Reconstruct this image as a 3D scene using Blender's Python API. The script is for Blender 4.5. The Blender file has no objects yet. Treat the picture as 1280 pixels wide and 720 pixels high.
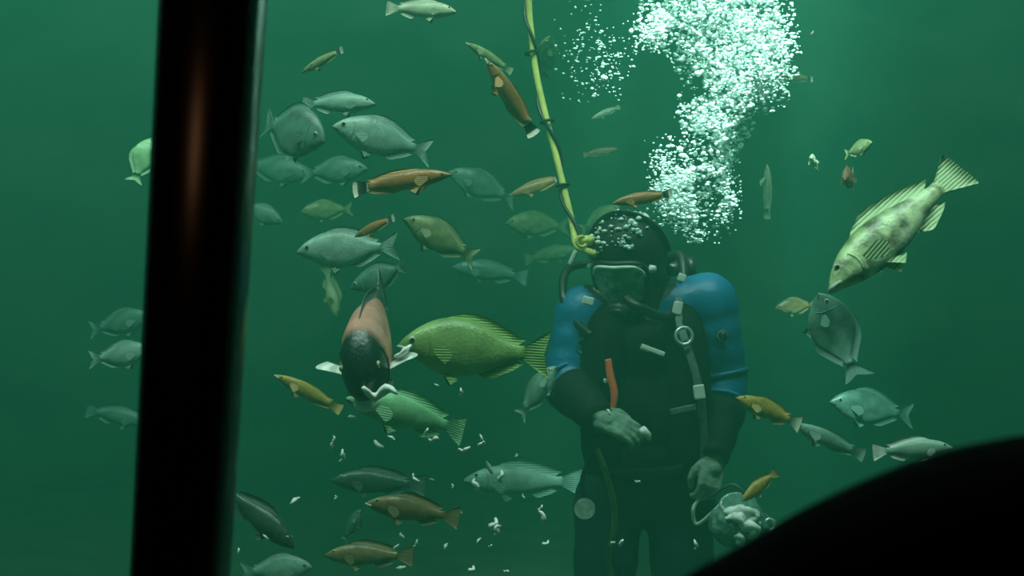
import bpy, bmesh, math, random
import numpy as np
from mathutils import Vector, Matrix, Quaternion

random.seed(7)
RNG = np.random.default_rng(7)
S = bpy.context.scene
COL = S.collection

# ------------------------------------------------------------------ camera
FPX = 1545.0            # focal length in pixels of the 1280x720 frame
CAMZ = 1.70
cam_d = bpy.data.cameras.new('camera')
cam = bpy.data.objects.new('camera', cam_d)
COL.objects.link(cam)
cam.location = (0, 0, CAMZ)
cam.rotation_euler = (math.pi / 2, 0, 0)
cam_d.sensor_width = 36.0
cam_d.lens = 36.0 * FPX / 1280.0
cam_d.clip_start = 0.05
cam_d.dof.use_dof = True
cam_d.dof.focus_distance = 3.9
cam_d.dof.aperture_fstop = 7.5
S.camera = cam

# ------------------------------------------------------------------ world, lamps, exposure
w = bpy.data.worlds.new('world'); S.world = w
w.use_nodes = True
w.node_tree.nodes['Background'].inputs[0].default_value = (0.004, 0.006, 0.006, 1)
w.node_tree.nodes['Background'].inputs[1].default_value = 0.3
S.view_settings.view_transform = 'Standard'
S.view_settings.look = 'None'
S.view_settings.gamma = 1.0
S.view_settings.use_curve_mapping = False
S.view_settings.exposure = 0.0
S.cycles.use_denoising = True
S.cycles.volume_bounces = 2
S.cycles.max_bounces = 7
S.cycles.diffuse_bounces = 3
S.cycles.transparent_max_bounces = 12
S.cycles.caustics_reflective = False
S.cycles.caustics_refractive = False


def area_lamp(name, loc, target, sx, sy, power, color):
    d = bpy.data.lights.new(name, 'AREA')
    d.shape = 'RECTANGLE'; d.size = sx; d.size_y = sy
    d.energy = power; d.color = color
    o = bpy.data.objects.new(name, d); COL.objects.link(o)
    o.location = loc
    o.rotation_euler = (Vector(target) - Vector(loc)).to_track_quat('-Z', 'Y').to_euler()
    return o

# bank of lamps over the open top of the tank, then a fill
area_lamp('tank_lamp_bank', (-1.5, 5.6, 8.2), (-1.5, 5.6, 0.0), 13.0, 6.0, 350, (0.92, 1.0, 0.93))
area_lamp('flank_fill_light', (-0.7, 1.7, 7.6), (-0.7, 4.2, 1.3), 8.0, 0.7, 1220, (0.95, 1.0, 0.9))  # added fill from the window side, brightens the fish flanks

fl_d = bpy.data.lights.new('bubble_fill_spot', 'SPOT'); fl_d.energy = 4800; fl_d.color = (0.85, 1.0, 0.92)  # added spot that brightens the bubble plume and the diver's head
fl_d.spot_size = math.radians(25); fl_d.spot_blend = 0.8; fl_d.shadow_soft_size = 0.18
fl = bpy.data.objects.new('bubble_fill_spot', fl_d); COL.objects.link(fl)
fl.location = (0.62, 2.35, 4.75)
fl.rotation_euler = (Vector((0.76, 4.35, 2.46)) - Vector(fl.location)).to_track_quat('-Z', 'Y').to_euler()

# ------------------------------------------------------------------ helpers
def at(px, py, Y):
    """photo pixel + distance from the window side -> point in the room"""
    return Vector(((px - 640.0) / FPX * Y, Y, CAMZ - (py - 360.0) / FPX * Y))


def link(o, parent=None):
    COL.objects.link(o)
    if parent is not None:
        o.parent = parent
    return o


def empty(name, loc=(0, 0, 0)):
    o = bpy.data.objects.new(name, None)
    o.empty_display_size = 0.05
    COL.objects.link(o); o.location = loc
    return o


def tag(o, label=None, cat=None, group=None, kind=None):
    if label: o['label'] = label
    if cat: o['category'] = cat
    if group: o['group'] = group
    if kind: o['kind'] = kind
    return o


def obj_from(name, verts, faces, mat, parent=None, smooth=True):
    me = bpy.data.meshes.new(name)
    me.from_pydata([tuple(v) for v in verts], [], faces)
    me.update()
    if smooth:
        me.shade_smooth()
    o = bpy.data.objects.new(name, me)
    if mat is not None:
        me.materials.append(mat)
    return link(o, parent)


def obj_bm(name, bm, mat, parent=None, smooth=True):
    bmesh.ops.recalc_face_normals(bm, faces=bm.faces)
    me = bpy.data.meshes.new(name)
    bm.to_mesh(me); bm.free()
    if smooth:
        me.shade_smooth()
    if mat is not None:
        me.materials.append(mat)
    return link(bpy.data.objects.new(name, me), parent)


def bm_box(bm, c, s, rot=None, bevel=0.0):
    r = bmesh.ops.create_cube(bm, size=1.0)
    vs = r['verts']
    bmesh.ops.scale(bm, verts=vs, vec=s)
    if bevel > 0:
        es = list({e for v in vs for e in v.link_edges})
        g = bmesh.ops.bevel(bm, geom=es, offset=bevel, segments=2, affect='EDGES', profile=0.5)
        vs = list({v for f in g['faces'] for v in f.verts} | {v for v in vs if v.is_valid})
    if rot is not None:
        bmesh.ops.rotate(bm, verts=vs, cent=(0, 0, 0), matrix=rot)
    bmesh.ops.translate(bm, verts=vs, vec=c)
    return vs


def bm_ball(bm, c, r, seg=16, rings=10, rot=None):
    if not hasattr(r, '__len__'):
        r = (r, r, r)
    vs = bmesh.ops.create_uvsphere(bm, u_segments=seg, v_segments=rings, radius=1.0)['verts']
    bmesh.ops.scale(bm, verts=vs, vec=r)
    if rot is not None:
        bmesh.ops.rotate(bm, verts=vs, cent=(0, 0, 0), matrix=rot)
    bmesh.ops.translate(bm, verts=vs, vec=c)
    return vs


def bm_cone(bm, a, b, ra, rb, seg=16):
    a = Vector(a); b = Vector(b)
    d = b - a
    if d.length < 1e-6:
        return
    vs = bmesh.ops.create_cone(bm, cap_ends=True, segments=seg, radius1=ra, radius2=rb, depth=d.length)['verts']
    bmesh.ops.rotate(bm, verts=vs, cent=(0, 0, 0), matrix=d.to_track_quat('Z', 'Y').to_matrix())
    bmesh.ops.translate(bm, verts=vs, vec=(a + b) / 2)


def bm_chain(bm, pts, seg=16):
    """tapered limb through (point, radius) pairs"""
    for (p, r) in pts:
        bm_ball(bm, p, r, seg, 10)
    for (p, r), (q, s) in zip(pts[:-1], pts[1:]):
        bm_cone(bm, p, q, r, s, seg)


def catmull(pts, n=8):
    P = [Vector(p) for p in pts]
    P = [P[0] * 2 - P[1]] + P + [P[-1] * 2 - P[-2]]
    out = []
    for i in range(1, len(P) - 2):
        for k in range(n):
            t = k / n
            a, b, c, d = P[i - 1], P[i], P[i + 1], P[i + 2]
            out.append(0.5 * ((2 * b) + (c - a) * t + (2 * a - 5 * b + 4 * c - d) * t * t + (3 * b - a - 3 * c + d) * t ** 3))
    out.append(P[-2].copy())
    return out


def tube_data(path, r, seg=10, flat=1.0, up=None):
    """closed tube along a path; flat < 1 makes webbing (thin along `up`)"""
    V, Fc = [], []
    n = len(path)
    rad = r if hasattr(r, '__len__') else [r] * n
    ref = Vector(up) if up is not None else Vector((0.13, 0.2, 0.97))
    for i, p in enumerate(path):
        t = (path[min(i + 1, n - 1)] - path[max(i - 1, 0)]).normalized()
        s = t.cross(ref)
        if s.length < 1e-4:
            s = t.cross(Vector((1, 0, 0)))
        s.normalize(); u = s.cross(t).normalized()
        for k in range(seg):
            a = 2 * math.pi * k / seg
            V.append(p + s * (math.cos(a) * rad[i]) + u * (math.sin(a) * rad[i] * flat))
    for i in range(n - 1):
        for k in range(seg):
            k2 = (k + 1) % seg
            Fc.append((i * seg + k, i * seg + k2, (i + 1) * seg + k2, (i + 1) * seg + k))
    Fc.append(tuple(range(seg - 1, -1, -1)))
    Fc.append(tuple((n - 1) * seg + k for k in range(seg)))
    return V, Fc


def tube(name, pts, r, mat, parent=None, n=8, seg=10, flat=1.0, up=None, smooth=True):
    path = catmull(pts, n) if n else [Vector(p) for p in pts]
    if hasattr(r, '__len__'):
        xs = np.linspace(0, 1, len(r)); r = list(np.interp(np.linspace(0, 1, len(path)), xs, r))
    V, Fc = tube_data(path, r, seg, flat, up)
    return obj_from(name, V, Fc, mat, parent, smooth)


def torus(name, c, R, r, mat, parent, normal=(0, -1, 0), seg=28, ring=8, squash=1.0):
    V, Fc = [], []
    M = Vector(normal).to_track_quat('Z', 'Y').to_matrix()
    for i in range(seg):
        a = 2 * math.pi * i / seg
        for k in range(ring):
            b = 2 * math.pi * k / ring
            p = Vector(((R + r * math.cos(b)) * math.cos(a), (R + r * math.cos(b)) * math.sin(a) * squash, r * math.sin(b)))
            V.append(M @ p + Vector(c))
            Fc.append((i * ring + k, ((i + 1) % seg) * ring + k, ((i + 1) % seg) * ring + (k + 1) % ring, i * ring + (k + 1) % ring))
    return obj_from(name, V, Fc, mat, parent)


def remeshed(name, bm, voxel, parent=None, smooth_it=4):
    """fuse overlapping volumes into one continuous surface"""
    me = bpy.data.meshes.new(name + '_src')
    bm.to_mesh(me); bm.free()
    t = bpy.data.objects.new(name + '_src', me); COL.objects.link(t)
    m = t.modifiers.new('fuse', 'REMESH'); m.mode = 'VOXEL'; m.voxel_size = voxel
    dg = bpy.context.evaluated_depsgraph_get()
    out = bpy.data.meshes.new_from_object(t.evaluated_get(dg))
    bpy.data.objects.remove(t); bpy.data.meshes.remove(me)
    b2 = bmesh.new(); b2.from_mesh(out)
    for _ in range(smooth_it):
        bmesh.ops.smooth_vert(b2, verts=b2.verts, factor=0.5, use_axis_x=True, use_axis_y=True, use_axis_z=True)
    b2.to_mesh(out); b2.free()
    out.materials.clear()
    out.name = name
    out.shade_smooth()
    return link(bpy.data.objects.new(name, out), parent)


# ------------------------------------------------------------------ materials
def new_mat(name):
    m = bpy.data.materials.new(name); m.use_nodes = True
    nt = m.node_tree
    return m, nt, nt.nodes['Principled BSDF']


def mat(name, col, rough=0.5, spec=0.5, metal=0.0, noise=0.15, scale=20.0, bump=0.0, bscale=None, trans=0.0):
    m, nt, b = new_mat(name)
    b.inputs['Roughness'].default_value = rough
    b.inputs['Specular IOR Level'].default_value = spec
    b.inputs['Metallic'].default_value = metal
    tc = nt.nodes.new('ShaderNodeTexCoord')
    nz = nt.nodes.new('ShaderNodeTexNoise'); nz.inputs['Scale'].default_value = scale; nz.inputs['Detail'].default_value = 3
    nt.links.new(tc.outputs['Object'], nz.inputs['Vector'])
    rp = nt.nodes.new('ShaderNodeValToRGB')
    c = np.array(col)
    rp.color_ramp.elements[0].position = 0.3; rp.color_ramp.elements[1].position = 0.7
    rp.color_ramp.elements[0].color = (*np.clip(c * (1 - noise), 0, 1), 1)
    rp.color_ramp.elements[1].color = (*np.clip(c * (1 + noise), 0, 1), 1)
    nt.links.new(nz.outputs['Fac'], rp.inputs['Fac'])
    nt.links.new(rp.outputs['Color'], b.inputs['Base Color'])
    if bump > 0:
        n2 = nt.nodes.new('ShaderNodeTexNoise'); n2.inputs['Scale'].default_value = bscale or scale * 2
        nt.links.new(tc.outputs['Object'], n2.inputs['Vector'])
        bp = nt.nodes.new('ShaderNodeBump'); bp.inputs['Strength'].default_value = bump; bp.inputs['Distance'].default_value = 0.01
        nt.links.new(n2.outputs['Fac'], bp.inputs['Height'])
        nt.links.new(bp.outputs['Normal'], b.inputs['Normal'])
    return m


def glass_mat(name, tint, gloss, rough=0.02, milk=0.0):
    m = bpy.data.materials.new(name); m.use_nodes = True
    nt = m.node_tree; nt.nodes.clear()
    out = nt.nodes.new('ShaderNodeOutputMaterial')
    tr = nt.nodes.new('ShaderNodeBsdfTransparent'); tr.inputs[0].default_value = (*tint, 1)
    gl = nt.nodes.new('ShaderNodeBsdfGlossy'); gl.inputs['Roughness'].default_value = rough
    mx = nt.nodes.new('ShaderNodeMixShader')
    fr = nt.nodes.new('ShaderNodeFresnel'); fr.inputs['IOR'].default_value = 1.2
    mu = nt.nodes.new('ShaderNodeMath'); mu.operation = 'MULTIPLY_ADD'
    mu.inputs[1].default_value = 0.12; mu.inputs[2].default_value = gloss
    nt.links.new(fr.outputs[0], mu.inputs[0])
    nt.links.new(mu.outputs[0], mx.inputs[0])
    nt.links.new(tr.outputs[0], mx.inputs[1]); nt.links.new(gl.outputs[0], mx.inputs[2])
    if milk > 0:   # pale diffuse haze mixed in by noise, to lighten the glass
        df = nt.nodes.new('ShaderNodeBsdfDiffuse'); df.inputs[0].default_value = (0.55, 0.66, 0.58, 1)
        nz = nt.nodes.new('ShaderNodeTexNoise'); nz.inputs['Scale'].default_value = 26
        tc = nt.nodes.new('ShaderNodeTexCoord'); nt.links.new(tc.outputs['Object'], nz.inputs['Vector'])
        mr = nt.nodes.new('ShaderNodeMapRange'); mr.inputs['From Min'].default_value = .35; mr.inputs['From Max'].default_value = .7
        mr.inputs['To Min'].default_value = milk * .3; mr.inputs['To Max'].default_value = milk * 2.2
        nt.links.new(nz.outputs['Fac'], mr.inputs['Value'])
        m2 = nt.nodes.new('ShaderNodeMixShader')
        nt.links.new(mr.outputs[0], m2.inputs[0]); nt.links.new(mx.outputs[0], m2.inputs[1]); nt.links.new(df.outputs[0], m2.inputs[2])
        mx = m2
    nt.links.new(mx.outputs[0], out.inputs['Surface'])
    return m


def ramp(nt, stops):
    r = nt.nodes.new('ShaderNodeValToRGB')
    e = r.color_ramp.elements
    e[0].position, e[0].color = stops[0][0], (*stops[0][1], 1)
    e[1].position, e[1].color = stops[-1][0], (*stops[-1][1], 1)
    for p, c in stops[1:-1]:
        x = e.new(p); x.color = (*c, 1)
    return r


_FM = {}
def fish_mat(key, back, flank, belly, head=None, tail=None, mottle=0.2, mscale=9.0, spots=None, half=0.2):
    """skin of a fish: countershaded by height, own colour on head or tail, mottled, scaly relief"""
    if key in _FM:
        return _FM[key]
    m, nt, b = new_mat(key)
    b.inputs['Roughness'].default_value = 0.34
    b.inputs['Specular IOR Level'].default_value = 0.55
    tc = nt.nodes.new('ShaderNodeTexCoord')
    sp = nt.nodes.new('ShaderNodeSeparateXYZ'); nt.links.new(tc.outputs['Object'], sp.inputs[0])
    mz = nt.nodes.new('ShaderNodeMapRange')
    mz.inputs['From Min'].default_value = -half; mz.inputs['From Max'].default_value = half
    nt.links.new(sp.outputs['Z'], mz.inputs['Value'])
    rz = ramp(nt, [(0.08, belly), (0.42, flank), (0.72, flank), (0.93, back)])
    nt.links.new(mz.outputs[0], rz.inputs['Fac'])
    col = rz.outputs['Color']
    mx = nt.nodes.new('ShaderNodeMapRange')
    mx.inputs['From Min'].default_value = -0.5; mx.inputs['From Max'].default_value = 0.5
    nt.links.new(sp.outputs['X'], mx.inputs['Value'])

    def over(col, c, stops):
        f = ramp(nt, stops)
        nt.links.new(mx.outputs[0], f.inputs['Fac'])
        mm = nt.nodes.new('ShaderNodeMix'); mm.data_type = 'RGBA'
        nt.links.new(f.outputs['Color'], mm.inputs['Factor'])
        nt.links.new(col, mm.inputs['A'])
        mm.inputs['B'].default_value = (*c, 1)
        return mm.outputs['Result']
    k0, k1 = (0, 0, 0), (1, 1, 1)
    if head is not None:
        col = over(col, head[0], [(head[1] - 0.03, k0), (head[1] + 0.03, k1)])
    if tail is not None:
        col = over(col, tail[0], [(tail[1] - 0.02, k1), (tail[1] + 0.02, k0)])
    nz = nt.nodes.new('ShaderNodeTexNoise'); nz.inputs['Scale'].default_value = mscale; nz.inputs['Detail'].default_value = 4
    nt.links.new(tc.outputs['Object'], nz.inputs['Vector'])
    mul = nt.nodes.new('ShaderNodeMix'); mul.data_type = 'RGBA'; mul.blend_type = 'MULTIPLY'
    mul.inputs['Factor'].default_value = 1.0
    rn = ramp(nt, [(0.35, (1 - mottle * 2,) * 3), (0.62, (1, 1, 1))])
    nt.links.new(nz.outputs['Fac'], rn.inputs['Fac'])
    nt.links.new(col, mul.inputs['A']); nt.links.new(rn.outputs['Color'], mul.inputs['B'])
    nt.links.new(mul.outputs['Result'], b.inputs['Base Color'])
    vo = nt.nodes.new('ShaderNodeTexVoronoi'); vo.inputs['Scale'].default_value = 55
    nt.links.new(tc.outputs['Object'], vo.inputs['Vector'])
    bp = nt.nodes.new('ShaderNodeBump'); bp.inputs['Strength'].default_value = 0.13; bp.inputs['Distance'].default_value = 0.006
    nt.links.new(vo.outputs['Distance'], bp.inputs['Height'])
    nt.links.new(bp.outputs['Normal'], b.inputs['Normal'])
    _FM[key] = m
    return m


def fin_mat(key, col, edge=None, spot=None):
    """thin rayed fin; `spot` gives the dark tail blotch of the orange wrasses"""
    k = 'fin_' + key
    if k in _FM:
        return _FM[k]
    m, nt, b = new_mat(k)
    b.inputs['Roughness'].default_value = 0.5
    tc = nt.nodes.new('ShaderNodeTexCoord')
    sp = nt.nodes.new('ShaderNodeSeparateXYZ'); nt.links.new(tc.outputs['Object'], sp.inputs[0])
    wv = nt.nodes.new('ShaderNodeTexWave'); wv.bands_direction = 'Z'
    wv.inputs['Scale'].default_value = 18; wv.inputs['Distortion'].default_value = 1.0
    nt.links.new(tc.outputs['Object'], wv.inputs['Vector'])
    c = np.array(col)
    r = ramp(nt, [(0.2, tuple(c * 0.75)), (0.8, tuple(np.clip(c * 1.15, 0, 1)))])
    nt.links.new(wv.outputs['Fac'], r.inputs['Fac'])
    out = r.outputs['Color']
    if spot is not None:
        mx = nt.nodes.new('ShaderNodeMapRange')
        mx.inputs['From Min'].default_value = -0.5; mx.inputs['From Max'].default_value = -0.28
        nt.links.new(sp.outputs['X'], mx.inputs['Value'])
        r2 = ramp(nt, [(0.0, spot), (0.28, spot), (0.34, (0.004, 0.006, 0.006)), (0.72, (0.004, 0.006, 0.006)), (0.8, spot), (1.0, tuple(c))])
        nt.links.new(mx.outputs[0], r2.inputs['Fac'])
        out = r2.outputs['Color']
    nt.links.new(out, b.inputs['Base Color'])
    bp = nt.nodes.new('ShaderNodeBump'); bp.inputs['Strength'].default_value = 0.3; bp.inputs['Distance'].default_value = 0.006
    nt.links.new(wv.outputs['Fac'], bp.inputs['Height']); nt.links.new(bp.outputs['Normal'], b.inputs['Normal'])
    _FM[k] = m
    return m


M = {
    'black_paint': mat('black_satin_paint', (0.004, 0.004, 0.004), 0.17, 0.4, noise=0.3, scale=6),
    'sill_black': mat('matt_black_sill', (0.002, 0.002, 0.002), 0.95, 0.05, noise=0.3, scale=9),
    'gallery': mat('dark_gallery_carpet', (0.012, 0.012, 0.014), 0.95, 0.1, noise=0.3, scale=60),
    'rock': mat('tank_rockwork', (0.10, 0.115, 0.075), 0.9, 0.2, noise=0.5, scale=1.4, bump=0.8, bscale=5),
    'sand': mat('tank_sand', (0.09, 0.11, 0.07), 0.95, 0.1, noise=0.35, scale=3, bump=0.5, bscale=30),
    'suit_blue': mat('blue_drysuit', (0.009, 0.145, 0.31), 0.42, 0.45, noise=0.25, scale=7, bump=0.35, bscale=22),
    'suit_shaded': mat('blue_drysuit_shaded', (0.007, 0.030, 0.045), 0.6, 0.3, noise=0.3, scale=7, bump=0.35, bscale=22),  # blue suit below the waist, its shade put into the colour
    'hose_olive': mat('dull_olive_hose', (0.20, 0.19, 0.05), 0.6, 0.3, noise=0.3, scale=20),
    'neoprene': mat('black_neoprene', (0.010, 0.013, 0.013), 0.55, 0.4, noise=0.3, scale=20, bump=0.2, bscale=60),
    'vest': mat('black_nylon_vest', (0.007, 0.010, 0.009), 0.85, 0.1, noise=0.4, scale=14, bump=0.4, bscale=30),
    'skin': mat('face_skin', (0.42, 0.30, 0.22), 0.55, 0.3, noise=0.1, scale=12),
    'rubber': mat('black_rubber', (0.012, 0.012, 0.012), 0.4, 0.5, noise=0.2, scale=30),
    'white_plastic': mat('white_plastic', (0.80, 0.84, 0.80), 0.4, 0.5, noise=0.08, scale=30),
    'grey_webbing': mat('grey_webbing', (0.10, 0.14, 0.135), 0.7, 0.3, noise=0.25, scale=60),
    'steel': mat('bright_steel', (0.75, 0.80, 0.78), 0.25, 0.5, metal=0.6, noise=0.1, scale=30),
    'orange': mat('orange_rubber', (0.80, 0.13, 0.05), 0.5, 0.4, noise=0.1, scale=30),
    'yellow': mat('yellow_hose_skin', (0.66, 0.62, 0.16), 0.5, 0.4, noise=0.22, scale=18),
    'glove': mat('grey_green_glove', (0.22, 0.32, 0.25), 0.7, 0.3, noise=0.3, scale=40, bump=0.3, bscale=90),
    'glove_black': mat('black_glove_cuff', (0.008, 0.013, 0.012), 0.7, 0.15, noise=0.3, scale=20),
    'food': mat('pale_squid_flesh', (0.95, 0.97, 0.92), 0.4, 0.5, noise=0.04, scale=60),
    'bag': mat('pale_mesh_cloth', (0.13, 0.26, 0.21), 0.6, 0.3, noise=0.4, scale=50, bump=0.5, bscale=70),
    'gauge': mat('pale_gauge_face', (0.45, 0.55, 0.48), 0.4, 0.4, noise=0.35, scale=60),
    'tank_metal': mat('dark_cylinder_paint', (0.02, 0.03, 0.03), 0.4, 0.5, noise=0.2, scale=8),
    'bubble': mat('air_bubble_skin', (0.86, 0.97, 0.93), 0.25, 0.6, noise=0.04, scale=20),
    'eye_gold': mat('fish_iris', (0.55, 0.55, 0.38), 0.3, 0.6, noise=0.2, scale=40),
    'eye_black': mat('fish_pupil', (0.003, 0.004, 0.004), 0.15, 0.7, noise=0.1, scale=40),
    'mouth': mat('fish_mouth_line', (0.02, 0.025, 0.02), 0.6, 0.3, noise=0.2, scale=40),
    'lip': mat('pale_fish_lip', (0.55, 0.62, 0.52), 0.5, 0.4, noise=0.15, scale=40),
    'acrylic': glass_mat('window_acrylic', (0.97, 1.0, 0.985), 0.0006),
    'visor': glass_mat('visor_glass', (0.80, 0.88, 0.84), 0.06, 0.25, milk=0.42),
}

# ------------------------------------------------------------------ the place: tank, water, window
WIN_Y = 1.42
def bump_grid(name, n, m, fn, mt):
    V = [fn(i / n, j / m) for j in range(m + 1) for i in range(n + 1)]
    Fc = [(j * (n + 1) + i, j * (n + 1) + i + 1, (j + 1) * (n + 1) + i + 1, (j + 1) * (n + 1) + i) for j in range(m) for i in range(n)]
    o = obj_from(name, V, Fc, mt)
    return tag(o, kind='structure')

from mathutils import noise as mn
def rough(p, s=0.6, a=0.5):
    return a * (mn.noise(Vector(p) * s) + 0.5 * mn.noise(Vector(p) * s * 2.3) + 0.25 * mn.noise(Vector(p) * s * 5.1))

bump_grid('floor', 90, 60, lambda u, v: (-8 + 16 * u, WIN_Y + 9.6 * v, 0.02 + 0.10 * (rough((u * 16, v * 9, 0), 0.7, 0.6))), M['sand'])
bump_grid('wall_back', 90, 50, lambda u, v: (-8 + 16 * u, 10.4 + rough((u * 16, 3.1, v * 6), 0.7, 0.9), -0.3 + 5.8 * v), M['rock'])
bump_grid('wall_left', 50, 40, lambda u, v: (-7.6 + rough((1.7, u * 9, v * 6), 0.7, 0.6), WIN_Y + 9.6 * u, -0.3 + 5.8 * v), M['rock'])
bump_grid('wall_right', 50, 40, lambda u, v: (7.6 + rough((7.7, u * 9, v * 6), 0.7, 0.6), WIN_Y + 9.6 * u, -0.3 + 5.8 * v), M['rock'])

# water body
wm = bpy.data.materials.new('tank_water'); wm.use_nodes = True
nt = wm.node_tree; nt.nodes.clear()
o_ = nt.nodes.new('ShaderNodeOutputMaterial')
vs = nt.nodes.new('ShaderNodeVolumeScatter'); va = nt.nodes.new('ShaderNodeVolumeAbsorption'); ad = nt.nodes.new('ShaderNodeAddShader')
vs.inputs['Color'].default_value = (0.17, 1.0, 0.68, 1); vs.inputs['Density'].default_value = 0.066
vs.inputs['Anisotropy'].default_value = 0.1
va.inputs['Color'].default_value = (0.16, 0.52, 0.42, 1); va.inputs['Density'].default_value = 0.30
nt.links.new(vs.outputs[0], ad.inputs[0]); nt.links.new(va.outputs[0], ad.inputs[1]); nt.links.new(ad.outputs[0], o_.inputs['Volume'])
bm = bmesh.new(); bm_box(bm, (0, WIN_Y + 4.62, 2.6), (15.6, 9.2, 5.5))
tag(obj_bm('water', bm, wm, smooth=False), 'hazy green water filling the tank', kind='structure')

# viewing window: two acrylic panes meeting behind the pillar
for nm, x0, x1 in (('window_1', -4.5, -0.352), ('window_2', -0.348, 4.5)):
    bm = bmesh.new(); bm_box(bm, ((x0 + x1) / 2, WIN_Y - 0.03, 2.3), (x1 - x0, 0.04, 4.6))
    tag(obj_bm(nm, bm, M['acrylic'], smooth=False), 'clear acrylic viewing pane of the tank', kind='structure')

# black leaning pillar on the gallery side
PY = 1.24
def pillar_ring(py, l, r):
    a = at(l, py, PY); b = at(r, py, PY)
    return (a + b) / 2, (b - a).length / 2
V, Fc = [], []
rows = [(-900, 243.5 + 35 + 8, 0), ]
def edge_l(y): return 205.0 - 35.0 * (y - 10) / 710.0
def edge_r(y): return 329.0 - 46.0 * (y - 10) / 710.0
NS = 40
ys = np.linspace(-1100, 2450, 24)
for y in ys:
    c, hw = pillar_ring(y, edge_l(y), edge_r(y))
    for k in range(NS):
        a = 2 * math.pi * k / NS
        cx, sx = math.cos(a), math.sin(a)
        V.append(c + Vector((hw * math.copysign(abs(cx) ** 0.6, cx), 0.05 * math.copysign(abs(sx) ** 0.55, sx), 0)))
for i in range(len(ys) - 1):
    for k in range(NS):
        k2 = (k + 1) % NS
        Fc.append((i * NS + k, i * NS + k2, (i + 1) * NS + k2, (i + 1) * NS + k))
Fc.append(tuple(range(NS))); Fc.append(tuple((len(ys) - 1) * NS + k for k in range(NS - 1, -1, -1)))
tag(obj_from('pillar', V, Fc, M['black_paint']), 'black rounded window pillar in front of the tank', kind='structure')

# sill / parapet of the gallery, black, its rounded top climbing away from the diver
SY = 0.58
top = [(780, 790), (830, 748), (870, 722), (896, 707), (950, 677), (1004, 645), (1062, 616), (1113, 594), (1170, 572), (1240, 554), (1330, 540), (1500, 528), (1800, 520)]
path = catmull([at(x, y, SY) for x, y in top], 4)
V, Fc = [], []
nb = 9
for p in path:
    for k in range(nb):
        a = math.pi * k / (nb - 1)
        V.append(Vector((p.x, SY - 0.05 * math.cos(a), p.z - 0.03 + 0.03 * math.sin(a))))
    V.append(Vector((p.x, SY + 0.05, 0.0))); V.append(Vector((p.x, SY - 0.05, 0.0)))
nr = nb + 2
for i in range(len(path) - 1):
    for k in range(nr):
        k2 = (k + 1) % nr
        Fc.append((i * nr + k, i * nr + k2, (i + 1) * nr + k2, (i + 1) * nr + k))
Fc.append(tuple(range(nr))); Fc.append(tuple((len(path) - 1) * nr + k for k in range(nr - 1, -1, -1)))
tag(obj_from('trim_1', V, Fc, M['sill_black']), 'black rounded sill climbing across the corner of the window', kind='structure')

bm = bmesh.new(); bm_box(bm, (0, -0.6, -0.03), (9, 4.0, 0.06))
tag(obj_bm('floor_gallery', bm, M['gallery'], smooth=False), 'dark floor of the viewing gallery', kind='structure')

bm = bmesh.new(); bm_box(bm, (0, 1.38, 6.9), (9, 0.08, 4.6))
tag(obj_bm('wall_front', bm, M['gallery'], smooth=False), 'dark gallery wall above the viewing window', kind='structure')
bm = bmesh.new(); bm_box(bm, (0, -0.6, 4.65), (9, 3.9, 0.06))
tag(obj_bm('ceiling', bm, M['gallery'], smooth=False), 'dark ceiling of the viewing gallery', kind='structure')

# small warm lamp of the gallery, mirrored as the faint brown streak on the pillar
gl_d = bpy.data.lights.new('gallery_lamp', 'AREA'); gl_d.shape = 'RECTANGLE'; gl_d.size = 0.22; gl_d.size_y = 0.24
gl_d.energy = 0.55; gl_d.color = (1.0, 0.46, 0.20)
gl = bpy.data.objects.new('gallery_lamp', gl_d); COL.objects.link(gl)
gl.location = (-0.93, -1.5, 2.14)
gl.rotation_euler = (Vector((-0.3, 1.24, 1.85)) - Vector(gl.location)).to_track_quat('-Z', 'Y').to_euler()

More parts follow.
